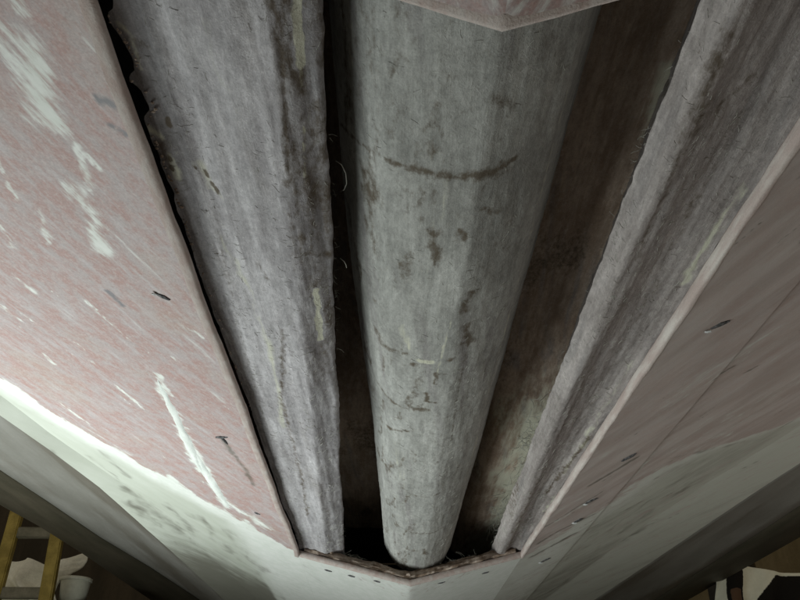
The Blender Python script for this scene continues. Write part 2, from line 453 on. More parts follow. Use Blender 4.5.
def hull_strip(name, side, fa, fb, n, zoff, seed, y=y_all, wob=0.0012, drop=0.0):
    s = np.linspace(0, 1, n)[:, None]
    yy = np.broadcast_to(y[None, :], (n, len(y)))
    ax = fa(y)[None, :] * (1 - s) + fb(y)[None, :] * s
    z = ZK + ax * T14 - drop * s + zoff + wob * 2 * (fbm(ax * 9, yy * 5, seed, 3) - 0.5)
    P = np.stack([side * ax, yy, z], -1)
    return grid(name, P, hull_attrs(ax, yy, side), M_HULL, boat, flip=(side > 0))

def edge_x(side):
    return lambda y: .300 + .0030 * (fbm(y * 6, y * 0 + side, 160 + side, 5) - .5) * 2
const = lambda v: (lambda y: np.full(np.shape(y), v))
for side in (-1, 1):
    B = BxL if side < 0 else BxR
    Cc = CxL if side < 0 else CxR
    Dd = DxL if side < 0 else DxR
    hull_strip('garboard_plank', side, lambda y: np.where(y < Y_FAR, edge_x(side)(y), .3), const(.447), 34, 0.0, 11)
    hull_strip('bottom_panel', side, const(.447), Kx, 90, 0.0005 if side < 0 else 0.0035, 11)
    hull_strip('chine_flat', side, Kx, B, 26, 0.0005 if side < 0 else 0.0035, 11, drop=CH)
    # topside, rub rail and upper side
    yt = np.linspace(-0.6, 4.6, 90)
    zb = ZK + B(yt) * T14 - CH + .003
    def strip(name, prof, mat):
        P = np.stack([np.stack([side * x, yt, z], -1) for x, z in prof], 0)
        return grid(name, P, {}, mat, boat, thick=0.01, flip=(side > 0))
    s = np.linspace(0, 1, 9)
    strip('topside', [(B(yt) * (1 - k) + Cc(yt) * k, (zb + .002) * (1 - k) + .680 * k + 0.012 * math.sin(k * 3.14)) for k in s], M_TOP)
    strip('rub_rail', [(Cc(yt) + .001, np.full_like(yt, .676)), (Cc(yt) * .5 + Dd(yt) * .5, np.full_like(yt, .704)), (Dd(yt), np.full_like(yt, .730)),
                       (Dd(yt) + .02, np.full_like(yt, .75)), (Dd(yt) + .02, np.full_like(yt, .82))], M_RAIL)
    strip('sheer_panel', [(Dd(yt) + .004, np.full_like(yt, .821)), (Dd(yt) + .03, np.full_like(yt, 1.02))], M_TOP)

def centre_panel(name, y0f, y1f, ny):
    ax = np.linspace(-.2999, .2999, 121)[:, None]
    t = np.linspace(0, 1, ny)[None, :]
    y0 = y0f(np.abs(ax)); y1 = y1f(np.abs(ax))
    yy = y0 * (1 - t) + y1 * t; xx = np.broadcast_to(ax, yy.shape)
    z = ZK + np.sqrt(xx ** 2 + 0.006 ** 2) * T14 + 0.0024 * (fbm(np.abs(xx) * 9, yy * 5, 11, 3) - 0.5)
    P = np.stack([xx, yy, z], -1)
    A = hull_attrs(np.abs(xx), yy, -1)
    if y0f(0.0 * ax).min() > 1: A['white'] = np.maximum(A['white'], .95)
    else: A['white'] = A['white'] + .50
    return grid(name, P, A, M_HULL, boat, flip=True)
centre_panel('keel_panel', lambda a: np.full_like(a, Y_FAR), lambda a: np.full_like(a, 4.6), 140)
centre_panel('keel_panel', lambda a: np.full_like(a, -0.6), lambda a: Y_NEAR - 0.14 * a, 60)

# unseen deck and ends, added to keep daylight out of the hull
def sheet(name, pts, mat, th):
    bm = bmesh.new()
    vs = [bm.verts.new(p) for p in pts]
    bm.faces.new(vs)
    r = bmesh.ops.extrude_face_region(bm, geom=bm.faces[:])
    nv = [v for v in r['geom'] if isinstance(v, bmesh.types.BMVert)]
    bmesh.ops.translate(bm, verts=nv, vec=th)
    return from_bm(name, bm, mat, boat)
sheet('added_unseen_deck', [(-1.33, -0.62, 1.03), (1.47, -0.62, 1.03), (1.49, 4.62, 1.03), (-1.23, 4.62, 1.03)], M_DECK, (0, 0, .03))
def end_panel(name, y, th):
    l = [(-1.38, 1.02), (-1.36, .74), (-1.16, .68), (-.93, .65), (-.30, .49), (0, .417)]
    r = [(.30, .49), (.95, .65), (1.16, .68), (1.46, .74), (1.48, 1.02)]
    if y > 2: l = [(-1.2, 1.02), (-1.2, .74), (-.82, .68), (-.62, .575), (0, .42)]; r = [(.70, .60), (1.10, .68), (1.46, .74), (1.48, 1.02)]
    sheet(name, [(a, y, b) for a, b in l + r], M_TOP, (0, th, 0))
end_panel('transom', -0.601, -.03)
end_panel('stem_panel', 4.601, .03)

# cut edges of the opening, each a ragged strip of laminate
def cut_edge(pts, up, out, mat, seed, jit=0.0012, label=None):
    """profile swept along pts: bottom lip, face, top"""
    n = len(pts); pts = np.array(pts)
    u = np.linspace(0, 1, n) * np.hypot(*(pts[-1] - pts[0])[:2])
    J = lambda k: (fbm(u * 16, u * 0 + k * 2.3, seed + k % 20 // 3, 6, .62) - 0.5) * 2
    prof = [(-0.010, 0.001), (-0.001, -0.0012), (0.003, 0.001), (0.004, up * 0.45), (0.003, up * 0.8), (0.0, up), (-0.012, up)]
    P = np.zeros((len(prof), n, 3))
    for i, (o, z) in enumerate(prof):
        P[i] = pts
        P[i, :, :2] += np.array(out)[None, :] * (o + J(i) * jit)[:, None]
        P[i, :, 2] += z + J(i + 20) * jit * 0.6
    ob = grid('cut_edge', P, {}, mat, boat)
    if label: ob['label'] = label
    return ob
ye = np.linspace(Y_NEAR - .06, Y_FAR + .01, 420)
ze = ZK + .3 * T14
cut_edge([(-x, a, ZK + x * T14) for a, x in zip(ye, edge_x(-1)(ye))], .010, (1, 0), M_EDGE, 21)
cut_edge([(x, a, ZK + x * T14) for a, x in zip(ye, edge_x(1)(ye))], .018, (-.6, 0), M_EDGE_PALE, 22, 0.0024, 'pale crusty cut edge on the right of the opening')
xe = np.linspace(-.298, .298, 161)
cut_edge([(a, Y_FAR, ZK + abs(a) * T14) for a in xe], .017, (0, -1), M_EDGE, 23, 0.0016, 'V shaped pink cut edge at the far end')
cut_edge([(a, Y_NEAR - .14 * abs(a), ZK + abs(a) * T14) for a in xe], .006, (0, 1), M_EDGE, 24)

# rotten core above the far cut edge
u = np.linspace(-.285, .285, 260)
P = np.zeros((9, 260, 3))
for i in range(9):
    k = i / 8
    P[i, :, 0] = u
    P[i, :, 1] = Y_FAR - .004 + .030 * k * k + .022 * (fbm(u * 34, u * 0 + i * 2.0, 31, 4) - .5)
    P[i, :, 2] = ZK + np.abs(u) * T14 + .0165 + .026 * k + .014 * k * (fbm(u * 22, u * 0 + i * .3, 33, 4) - .5)
grid('core_edge', P, {}, M_CORE, boat)

# stringers: hat shaped ribs in grey glass mat on both sides of the keel former
yS = ysteps(0.18, 2.30)
SURF = []
def gap_left(y):
    base = 0.0010 + 0.0035 * fbm(y * 9, y * 0, 51, 5)
    tear = np.interp(y, [.30, .388, .397, .404, .412, .424, .45, .461, .468, .474, .482, .504, .511, .518, .552, .558, .574, .581, .600, .612, .622, .640, .660],
                        [.014, .011, .009, .0012, .001, .006, .0115, .0095, .002, .002, .0095, .0125, .007, .001, .001, .005, .0045, .001, .001, .006, .0065, .003, .002])
    rag = (fbm(y * 120, y * 0 + 2.2, 53, 3) - .5) * .0016 + (fbm(y * 38, y * 0 + 5, 54, 3) - .5) * .0022
    return np.maximum(np.maximum(base, tear) + rag, .0006)
def stringer(side):
    y = yS
    if side < 0:
        xo = edge_x(-1)(y) - gap_left(y)
        xv = np.interp(y, [.3, .55, .93, 1.35, 2.05], [.252, .258, .273, .277, .28])
        xb = .164 + .033 * (y - .38); xi = .127 + .030 * (y - .4)
        zv = .511
    else:
        xo = edge_x(1)(y) + .002
        xv = np.interp(y, [.3, 2.1], [.252, .272])
        xb = .188 + .029 * (y - .37); xi = .176 + .028 * (y - .4)
        zv = .515
    lift = .015 if side < 0 else .004
    tears = 0.0022 * (fbm(y * 45, y * 0, 61 + side, 4) - .5) * 2 + .004 * (vnoise(y * 6, y * 0, 66 + side) - .5)
    xi = xi - tears
    keys = [(xo, .5085), ((xo + xv) / 2, .511 + (zv - .511) * .6), (xv, zv), (xv * .6 + xb * .4, zv * .55 + .4985 * .45), (xb + .016, .4985),
            (xb + .004, .4965), (xb - .003, .4995), ((xb + xi) / 2, .5135 - lift * .5), (xi + .003, .527 - lift), (xi, .531 - lift), (xi + .004, .535 - lift), (xi + .045, .560), (xi + .075, .715)]
    dens = [10, 10, 10, 10, 6, 4, 8, 8, 3, 3, 4, 4]
    rows = []
    for i, nn in enumerate(dens):
        for k in range(nn):
            t = k / nn
            rows.append((keys[i][0] * (1 - t) + keys[i + 1][0] * t, keys[i][1] * (1 - t) + keys[i + 1][1] * t + 0 * y))
    rows.append((keys[-1][0], keys[-1][1] + 0 * y))
    AX = np.stack([r[0] for r in rows]); Z = np.stack([r[1] for r in rows])
    # soften the profile
    for _ in range(2):
        AX[1:-1] = .25 * AX[:-2] + .5 * AX[1:-1] + .25 * AX[2:]
        Z[1:-1] = .25 * Z[:-2] + .5 * Z[1:-1] + .25 * Z[2:]
    Y = np.broadcast_to(y[None], AX.shape)
    seed = 70 + side
    Z = Z + .0045 * (fbm(AX * 40, Y * 7, seed, 4) - .5) + .0022 * (fbm(AX * 220, Y * 30, seed + 9, 3) - .5) + .003 * (vnoise(AX * 90, Y * 3, seed + 5) - .5)
    tone = 0.80 + 0.42 * fbm(AX * 70, Y * 4, seed + 20, 4)
    stain = np.zeros_like(AX); pale = np.zeros_like(AX)
    S = lambda pts, w, k=1.0: stroke(AX, Y, pts, w) * k
    brk = xb[None]
    if side < 0:
        outer = sstep(0, .012, AX - xv[None])                       # outer strip, its shade put into the tone
        tone *= 1 - .22 * outer
        mid = sstep(-.012, .012, AX - brk) * (1 - outer)
        tone *= 1 + .20 * mid * (0.4 + fbm(AX * 60, Y * 2.5, 83, 3))  # middle band lightened in the tone as if lit from the left
        inner = 1 - sstep(-.006, .004, AX - brk)
        tone *= 1 - .16 * inner * (1 - sstep(.7, 1.3, Y) * .7)  # inner slope darkened in the tone, it faces away from the lamp
        stain = np.maximum(stain, .78 * inner * (1 - .75 * sstep(.6, 1.3, Y)) * fbm(AX * 80, Y * 16, 84, 4) * 1.5)
        for p, w, k in (([(.163, .37), (.165, .486), (.172, .594)], .004, .9), ([(.212, .90), (.232, 1.08), (.238, 1.13)], .004, .75),
                        ([(.238, 1.13), (.239, 1.463), (.25, 1.8)], .005, .7), ([(.153, .55), (.159, .714), (.158, .80)], .0025, .6),
                        ([(.166, .715), (.14, .738)], .006, .8), ([(.227, .74), (.217, .778)], .004, .7), ([(.145, .57), (.148, .62)], .006, .7),
                        ([(.277, .520), (.277, .527)], .0017, 1.7), ([(.286, .57), (.2865, .575)], .0017, 1.7), ([(.287, .583), (.288, .588)], .0017, 1.7),
                        ([(.266, .584), (.264, .588)], .0017, 1.7), ([(.258, .592), (.257, .60)], .0017, 1.7), ([(.254, .607), (.251, .617)], .0017, 1.7), ([(.25, .62), (.249, .628)], .0017, 1.7),
                        ([(.291, .553), (.290, .57)], .005, .8), ([(.26, .66), (.272, .9), (.28, 1.2), (.285, 1.6)], .003, .45),
                        ([(.28, .43), (.276, .44)], .004, .8), ([(.175, .62), (.18, .75)], .004, .5), ([(.20, 1.7), (.21, 2.0)], .005, .5),
                        ([(.152, .64), (.156, .69)], .003, .8), ([(.14, .85), (.148, 1.1)], .003, .5)):
            stain = np.maximum(stain, S(p, w, k))
        for p, w, k in (([(.1445, .33), (.145, .387), (.149, .45)], .0028, 1.1), ([(.149, .45), (.150, .475)], .0015, .8), ([(.160, .80), (.164, .93)], .0030, 1.15),
                        ([(.26, .70), (.245, .80), (.235, 1.0), (.25, 1.25)], .008, .52), ([(.218, .40), (.215, .55)], .010, .42),
                        ([(.152, .52), (.157, .60)], .0015, .75), ([(.283, .562), (.284, .60)], .006, .58), ([(.264, .582), (.249, .63)], .008, .56), ([(.292, .41), (.285, .43), (.284, .46)], .004, .6), ([(.296, .53), (.287, .545)], .005, .6)):
            pale = np.maximum(pale, S(p, w, k))
            if k > 1: stain *= 1 - .95 * np.clip(S(p, w * 1.2, 1.6), 0, 1)
    else:
        lip = 1 - sstep(-.004, .006, AX - brk)
        tone *= .86 + .20 * lip  # rib toned down except the lip, painted as the lit face
        tone *= 1 + .15 * sstep(.004, .02, AX - xv[None])
        for p, w, k in (([(.195, .40), (.204, .515)], .008, .75), ([(.20, .52), (.213, .72)], .005, .6), ([(.293, 1.29), (.285, 1.5), (.278, 1.65)], .004, .8),
                        ([(.222, .50), (.235, .46)], .010, .6), ([(.215, .85), (.235, 1.3)], .004, .45), ([(.238, 1.5), (.245, 1.9)], .006, .6),
                        ([(.25, .5), (.262, .9), (.268, 1.4)], .005, .45), ([(.25, .62), (.252, .66)], .006, .6), ([(.27, 1.75), (.275, 2.0)], .004, .6), ([(.212, 1.6), (.225, 1.8)], .006, .6)):
            stain = np.maximum(stain, S(p, w, k))
        for p, w, k in (([(.31, 1.60), (.302, 1.76)], .008, .75), ([(.292, .60), (.290, .79)], .006, .62), ([(.288, 1.0), (.288, 1.5)], .005, .5),
                        ([(.178, .70), (.178, .95)], .004, .5), ([(.288, 1.25), (.291, 1.35)], .006, .6)):
            pale = np.maximum(pale, S(p, w, k))
    P = np.stack([side * AX, Y, Z], -1)
    SURF.append((P[4:68], side, 1000))
    return grid('stringer', P, dict(tone=tone, stain=stain, pale=pale), M_MAT if side < 0 else M_MAT_WARM, boat, flip=(side > 0)), xi
sL, xiL = stringer(-1)
sR, xiR = stringer(1)

# the keel former: a rounded, slightly facetted foam rib skinned with glass
yT = ysteps(0.15, 2.30)
th = np.radians(np.linspace(-128, 128, 150))[:, None]
yy = yT[None, :]
Xc = np.interp(yT, [.3, .5, .77, 1.0, 1.4, 2.0, 2.6], [-.005, -.005, -.002, .004, .016, .022, .024])[None]
Rr = np.interp(yT, [.15, .8, 1.3, 1.8, 2.15, 2.3], [.128, .127, .118, .107, .094, .090])
Zc = np.interp(yT, [.15, 1.3, 1.8, 2.15, 2.3], [.62, .618, .594, .556, .553])
cap = np.clip((yT - 2.17) / .13, 0, 1)
Rr = Rr * np.sqrt(np.clip(1 - cap ** 2.2, 0.0004, 1))
corners = np.radians(np.array([-128, -78, -36, 8, 48, 90, 128.]))
thd = np.broadcast_to(th, (150, len(yT)))
mid = np.zeros_like(th); half = np.ones_like(th)
for a, b in zip(corners[:-1], corners[1:]):
    m = (th >= a) & (th <= b); mid[m] = (a + b) / 2; half[m] = (b - a) / 2
poly = np.cos(half) / np.cos(th - mid)
poly = 1 + (poly - poly.max()) * .38
rr = Rr[None] * poly
ths = np.degrees(thd); Y2 = np.broadcast_to(yy, thd.shape)
rr = rr + .004 * (fbm(ths / 14, Y2 * 6, 91, 4) - .5) + .0016 * (fbm(ths / 2.5, Y2 * 45, 92, 3) - .5)
px = Xc + rr * np.sin(thd); pz = Zc[None] - rr * np.cos(thd)
SX = ths * .002          # arc length in metres, so marks keep their shape
S2 = lambda pts, w, k=1.0: stroke(SX, Y2, [(a * .002, b) for a, b in pts], w) * k
stain = np.zeros_like(rr); pale = np.zeros_like(rr)
for p, w, k in (([(-75, .598), (-55, .585), (-38.5, .575), (-21.7, .574)], .0032, .85), ([(-24, .574), (-12, .575), (-2, .576), (8, .574), (17, .568), (25.3, .560)], .0055, 1.0),
                ([(8, .578), (24, .575)], .006, .7), ([(-62.8, .40), (-61.3, .47), (-63.1, .53), (-66, .59)], .004, .75), ([(-50.3, .618), (-43.1, .654)], .009, .85),
                ([(-46, .668), (-43.8, .76)], .006, .6), ([(-73, .727), (-62.8, .826)], .005, .6), ([(-9.5, .668), (-7.2, .73)], .005, .85), ([(3, .66), (5.6, .678)], .005, .85),
                ([(14, .79), (11.3, .836)], .006, .85), ([(13.4, .876), (17.6, .929)], .0065, .9), ([(14, .626), (20.4, .639)], .004, .8), ([(-49.5, .958), (-42, .989), (-23.5, .975)], .006, .72),
                ([(-55.8, 1.153), (-40.7, 1.17), (-23.2, 1.176)], .006, .68), ([(-8.3, 1.095), (-7.5, 1.129), (-.5, 1.126)], .003, 1.1), ([(-17.2, 1.171), (-7.5, 1.16)], .006, .95),
                ([(-18.3, 1.005), (-16.9, .997)], .005, .95), ([(-1.9, 1.012), (-2, 1.053)], .003, .95), ([(5.5, .977), (7.9, .966)], .003, .9), ([(0, 1.02), (5, 1.02)], .003, .7),
                ([(-52.9, 1.504), (-25.4, 1.589), (-11.8, 1.609), (17.2, 1.582)], .006, .6), ([(-35.9, 1.852), (-9.7, 1.864), (27.2, 1.859)], .006, .7),
                ([(-45.9, 1.318), (-24.3, 1.279)], .005, .85), ([(17.9, .935), (15.1, 1.154), (17.3, 1.313)], .002, .7), ([(8, 1.189), (28.5, 1.156)], .004, .6),
                ([(10.6, .473), (18.5, .485)], .005, .8), ([(-60, .46), (-45, .51), (-40, .54)], .003, .5), ([(-70, .53), (-60, .57)], .003, .6), ([(-20, 2.0), (0, 2.0)], .008, .7),
                ([(5, 1.98), (7, 2.02)], .006, .9), ([(-48, .40), (-44, .47)], .006, .5), ([(-20, 1.36), (-16, 1.42)], .006, .6), ([(-10, .5), (0, .49)], .006, .5), ([(25, .70), (32, .72)], .006, .5)):
    stain = np.maximum(stain, S2(p, w, k))
stain = np.maximum(stain, .30 * sstep(.45, .75, fbm(ths / 22 + 3, Y2 * 5, 96, 4)))
stain = np.maximum(stain, .62 * sstep(.52, .70, fbm(ths / 8 + Y2 * 9, Y2 * 13, 95, 5, .6)) * (1 - .45 * sstep(-25, 0, ths)))
for p, w, k in (([(-13.6, .984), (-5, .981)], .008, .85), ([(-26.5, .893), (-21.6, .957)], .006, .6), ([(5, .85), (1.5, .93), (-1.5, 1.025)], .002, .6),
                ([(-58, .47), (-50, .53), (-45, .60)], .003, .5), ([(-12, .50), (-5, .62), (-12, .75)], .012, .42), ([(-34, 1.35), (-28, 1.6)], .012, .45), ([(49, .5), (50, .75), (48, 1.2), (47, 1.6)], .0018, .62)):
    pale = np.maximum(pale, S2(p, w, k))
tone = .82 + .36 * fbm(ths / 16, Y2 * 5, 97, 4)
facet_shade_edge = np.interp(Y2, [.56, .6, .69, .85, 1.03, 1.06], [9.8, 8.1, 8.7, 5.4, -1.5, -3])
tone *= 1 - .14 * sstep(-.6, .6, ths - facet_shade_edge) * sstep(.56, .575, Y2) * (1 - sstep(1.02, 1.08, Y2))  # facet turned from the lamp: its shade is painted into the tone
tone *= 1 - .10 * (1 - sstep(.565, .58, Y2 - .0009 * np.abs(ths + 5) * 0))
P = np.stack([px, Y2, pz], -1)
SURF.append((P[8:142], 1, 900))
grid('keel_former', P, dict(tone=tone, stain=stain, pale=pale), M_TUBE, boat, flip=True)

# bilge laminate the former hangs from
xb_ = np.linspace(-.42, .42, 120)[:, None]; yb_ = np.linspace(.05, 2.58, 300)[None]
X2 = np.broadcast_to(xb_, (120, 300)); Yb = np.broadcast_to(yb_, (120, 300))
Zb = .69 + .26 * sstep(.015, .06, -X2) * (1 - sstep(1.0, 1.7, Yb)) - .085 * sstep(.10, .17, X2) * sstep(1.15, 1.6, Yb) + .012 * (fbm(X2 * 9, Yb * 3, 101, 4) - .5) + .006 * (fbm(X2 * 45, Yb * 20, 102, 3) - .5)  # liner raised at left to darken the slot, lowered at right to catch light
tone = .6 + .8 * fbm(X2 * 12, Yb * 3.5, 103, 4)
stain = .60 * sstep(.5, .75, fbm(X2 * 14, Yb * 5, 104, 4)) * (1 - .8 * sstep(1.3, 1.7, Yb) * sstep(.12, .2, X2))
pale = np.maximum(stroke(X2, Yb, [(.31, 1.35), (.27, 1.7), (.25, 2.1), (.26, 2.5)], .10) * .95 * (0.45 + .6 * fbm(X2 * 40, Yb * 22, 105, 4)),
                  stroke(X2, Yb, [(.24, .60), (.255, .72)], .018) * .6)
grid('slot_shade_liner', np.stack([X2, Yb, Zb], -1), dict(tone=tone, stain=stain, pale=pale), M_LINER, boat, thick=.012, flip=True)

# torn fastener holes in the skin: a dark splinter with a white chip
rng = random.Random(5)
def torn_hole(x0, y0, x1, y1, w, chip):
    bm = bmesh.new()
    a = Vector((x0, y0)); b = Vector((x1, y1)); d = (b - a); n = Vector((-d.y, d.x)).normalized()
    N = 9; ring = []
    zf = lambda p: ZK + abs(p.x) * T14 + (0.0035 if p.x > .447 else 0) - .0012
    top = bm.verts.new((*(a + d * .6), zf(a + d * .6) - .0015))
    for k in range(N):
        ang = 6.2832 * k / N
        p = a + d * (.5 + .5 * math.cos(ang) * rng.uniform(.75, 1.15)) + n * (1.15 * w * math.sin(ang) * rng.uniform(.6, 1.3))
        ring.append(bm.verts.new((p.x, p.y, zf(p))))
    low = [bm.verts.new((v.co.x, v.co.y, v.co.z + .004)) for v in ring]
    for k in range(N):
        bm.faces.new((ring[k], ring[(k + 1) % N], top))
        bm.faces.new((ring[k], low[k], low[(k + 1) % N], ring[(k + 1) % N]))
    o = from_bm('torn_screw_hole', bm, M_DARK, boat)
    if chip:
        bm = bmesh.new()
        c = a + d * rng.uniform(-.1, .15)
        bmesh.ops.create_icosphere(bm, subdivisions=1, radius=1)
        for v in bm.verts:
            q = Vector((v.co.x, v.co.y)) * rng.uniform(.7, 1.2)
            p = c + d.normalized() * q.x * w * 1.3 + n * q.y * w
            v.co = (p.x, p.y, zf(c) - .001 + v.co.z * .0015)
        from_bm('chip', bm, M_CHIP, o)
for a in ((-.361, .814, -.343, .822, .0032, 1), (-.377, 1.307, -.352, 1.29, .004, 0), (-.366, 1.29, -.358, 1.33, .003, 0), (-.372, 1.771, -.357, 1.776, .006, 0),
          (.359, .891, .385, .874, .004, 1), (.388, 1.422, .407, 1.390, .006, 0), (.377, 1.692, .399, 1.665, .006, 1), (.387, 1.855, .401, 1.828, .007, 1),
          (.377, 2.262, .402, 2.222, .008, 1)):
    torn_hole(*a)
# small chips and slots along the far lip
for x, y in ((-.17, 2.19), (-.10, 2.17), (.075, 2.18), (.20, 2.2), (-.235, 2.2)):
    torn_hole(x, y, x + .022, y + .004, .007, 0)

# seam filler standing proud on the left garboard seam
def ribbon(name, pts, wid, hgt, mat, seed):
    pts = np.array(pts); n = 90
    t = np.linspace(0, 1, n); s = np.linspace(0, 1, len(pts))
    x = np.interp(t, s, pts[:, 0]); y = np.interp(t, s, pts[:, 1])
    w = wid * np.sqrt(np.clip(np.sin(np.pi * np.clip(t, .02, .98)), 0, 1)) * (.6 + .9 * fbm(t * 14, t * 0, seed, 3))
    P = np.zeros((7, n, 3))
    for i in range(7):
        k = (i - 3) / 3
        ax = np.abs(x) + k * w + .002 * (fbm(t * 40, t * 0 + i, seed + 2, 3) - .5)
        P[i] = np.stack([np.sign(x) * ax, y, ZK + ax * T14 + .0012 - hgt * np.sin(np.pi * np.clip(t, 0, 1)) ** .5 * (1 - k * k) * (.6 + .7 * fbm(t * 30, t * 0 + i, seed + 4, 3))], -1)
    return grid(name, P, {}, mat, boat)
ribbon('seam_filler', [(-.431, 1.09), (-.437, 1.25), (-.447, 1.45), (-.452, 1.60)], .0095, .004, M_FILL, 111)
ribbon('seam_filler', [(-.442, 1.40), (-.441, 1.55), (-.440, 1.70), (-.436, 1.80)], .011, .004, M_FILL, 115)

# loose glass strands along the torn edges
def strands(n, fy, r=.00035):
    bm = bmesh.new()
    for _ in range(n):
        p, d, L = fy()
        p = Vector(p); d = Vector(d).normalized(); pts = [p]
        bend = Vector((rng.uniform(-1, 1), rng.uniform(-1, 1), rng.uniform(-1, 1))) * .5
        for k in range(5):
            pts.append(pts[-1] + d * L / 5); d = (d + bend * .35 + Vector((rng.uniform(-.2, .2), rng.uniform(-.2, .2), rng.uniform(-.2, .2)))).normalized()
        bm_tube(bm, pts, r, r * .5, 4)
    o = from_bm('frayed_strands', bm, M_FIBRE, boat)
    tag(o, kind='stuff')
def f_left():
    y = rng.choice([rng.uniform(.55, 2.1), rng.gauss(.8, .12), rng.gauss(2.05, .05)])
    x = -float(np.interp(y, yS, xiL)); return (x, y, .53 + rng.uniform(-.004, .006)), (rng.uniform(.2, 1), rng.uniform(-1, 1), rng.uniform(-.6, .3)), rng.uniform(.003, .010)
strands(46, f_left, .00025)
def f_right():
    y = rng.choice([rng.uniform(.4, 2.1), rng.gauss(.58, .06), rng.gauss(2.05, .06)])
    x = float(np.interp(y, yS, xiR)); return (x, y, .53 + rng.uniform(-.004, .006)), (rng.uniform(-1, -.1), rng.uniform(-1, 1), rng.uniform(-.6, .3)), rng.uniform(.003, .010)
strands(60, f_right, .00028)
def f_liner():
    y = rng.choice([rng.uniform(1.3, 2.3), rng.gauss(1.55, .12), rng.gauss(2.1, .12)]); x = float(np.interp(y, yS, xiR)) + .045 + rng.gauss(0, .022)
    return (x, y, .605), (rng.uniform(-1, 1), rng.uniform(-1, 1), rng.uniform(-1, 0)), rng.uniform(.02, .05)
strands(420, f_liner, .0006)
def f_far():
    x = rng.choice([rng.uniform(-.25, .25), rng.gauss(-.16, .03), rng.gauss(.13, .03)])
    return (x, Y_FAR + .03, ZK + abs(x) * T14 + .045), (rng.uniform(-1, 1), rng.uniform(-1, .2), rng.uniform(-.5, .25)), rng.uniform(.008, .03)
strands(45, f_far, .0004)
# short glass strands stuck all over the mat
def lying_fibres(P, side, count, seed):
    R = np.random.RandomState(seed)
    nu, nv = P.shape[:2]
    ok = np.where((P[0, :, 1] > .3) & (P[0, :, 1] < 2.1))[0]
    clump = fbm(np.arange(nu)[:, None] / 9., ok[None] / 14., seed + 5, 3)
    iu = R.randint(2, nu - 2, count * 3); iv = R.randint(2, len(ok) - 2, count * 3)
    keep = R.rand(count * 3) < np.clip((clump[iu, iv] - .35) * 3, .05, 1)
    iu = iu[keep][:count]; iv = ok[iv[keep][:count]]
    p = P[iu, iv]; du = P[iu + 1, iv] - P[iu - 1, iv]; dv = P[iu, iv + 1] - P[iu, iv - 1]
    du /= np.linalg.norm(du, axis=1)[:, None]; dv /= np.linalg.norm(dv, axis=1)[:, None]
    nn = np.cross(du, dv); nn /= np.linalg.norm(nn, axis=1)[:, None]; nn *= -np.sign(nn[:, 2:3] + 1e-9)
    m = len(p); a = R.rand(m) * 6.283; L = R.uniform(.003, .010, m) * (0.7 + .5 * p[:, 1]); r = R.uniform(.00010, .00019, m) * (.75 + .5 * p[:, 1])
    d = du * np.cos(a)[:, None] + dv * np.sin(a)[:, None]; q = np.cross(d, nn)
    bend = R.uniform(-.22, .22, m)
    V = np.zeros((m, 9, 3)); lift = R.uniform(-.0001, .0003, (m, 3))
    for k, t in enumerate((-.5, 0, .5)):
        c = p + d * (L * t)[:, None] + q * (L * bend * (t * t * 4 - .5) * .5)[:, None] + nn * lift[:, k][:, None]
        V[:, 3 * k] = c + q * r[:, None]; V[:, 3 * k + 1] = c - q * r[:, None]; V[:, 3 * k + 2] = c + nn * (r * 1.5)[:, None]
    F = []
    for k in (0, 3):
        for i in range(3):
            F.append((k + i, k + (i + 1) % 3, k + 3 + (i + 1) % 3, k + 3 + i))
    F = (np.array(F)[None] + (np.arange(m) * 9)[:, None, None]).reshape(-1, 4)
    me = bpy.data.meshes.new('mat_fibres')
    me.from_pydata(V.reshape(-1, 3).tolist(), [], F.tolist()); me.update()
    tag(link('mat_fibres', me, M_FIBRE, boat), kind='stuff')
for k, (P_, sd_, n_) in enumerate(SURF): lying_fibres(P_, sd_, n_, 300 + 7 * k)
# crumbs of rotten core and mat along the torn edges
bm = bmesh.new()
for k in range(95):
    if k < 10:
        x = rng.uniform(-.27, .27); c = (x, Y_FAR + rng.uniform(-.006, .02), ZK + abs(x) * T14 + .018 + rng.uniform(0, .02)); r = rng.uniform(.0025, .007)
    else:
        y = rng.choice([rng.uniform(.38, .70), rng.uniform(.38, 1.2)]); c = (-.2985 + float(gap_left(np.array([y]))[0]) + rng.uniform(0, .003), y, .507); r = rng.uniform(.0008, .002)
    q = bmesh.ops.create_icosphere(bm, subdivisions=1, radius=1)['verts']
    sx, sy, sz = r * rng.uniform(.6, 1.5), r * rng.uniform(.6, 1.5), r * rng.uniform(.4, 1)
    for v in q: v.co = Vector((v.co.x * sx * rng.uniform(.6, 1.2), v.co.y * sy * rng.uniform(.6, 1.2), v.co.z * sz)) + Vector(c)
tag(from_bm('core_crumbs', bm, M_CORE, boat), kind='stuff')
# two long curls hanging in the left slot
for pts in ([(-.128, .600, .535), (-.122, .604, .533), (-.118, .615, .531), (-.1175, .63, .530), (-.121, .642, .531), (-.125, .647, .533)],
            [(-.131, .775, .534), (-.126, .778, .531), (-.124, .782, .529), (-.1235, .79, .53)],
            [(-.146, 1.01, .534), (-.139, 1.012, .532), (-.136, 1.018, .531)]):
    bm = bmesh.new(); bm_tube(bm, pts, .0006, .0003, 6)
    from_bm('fibre_curl', bm, M_FIBRE, boat, True)

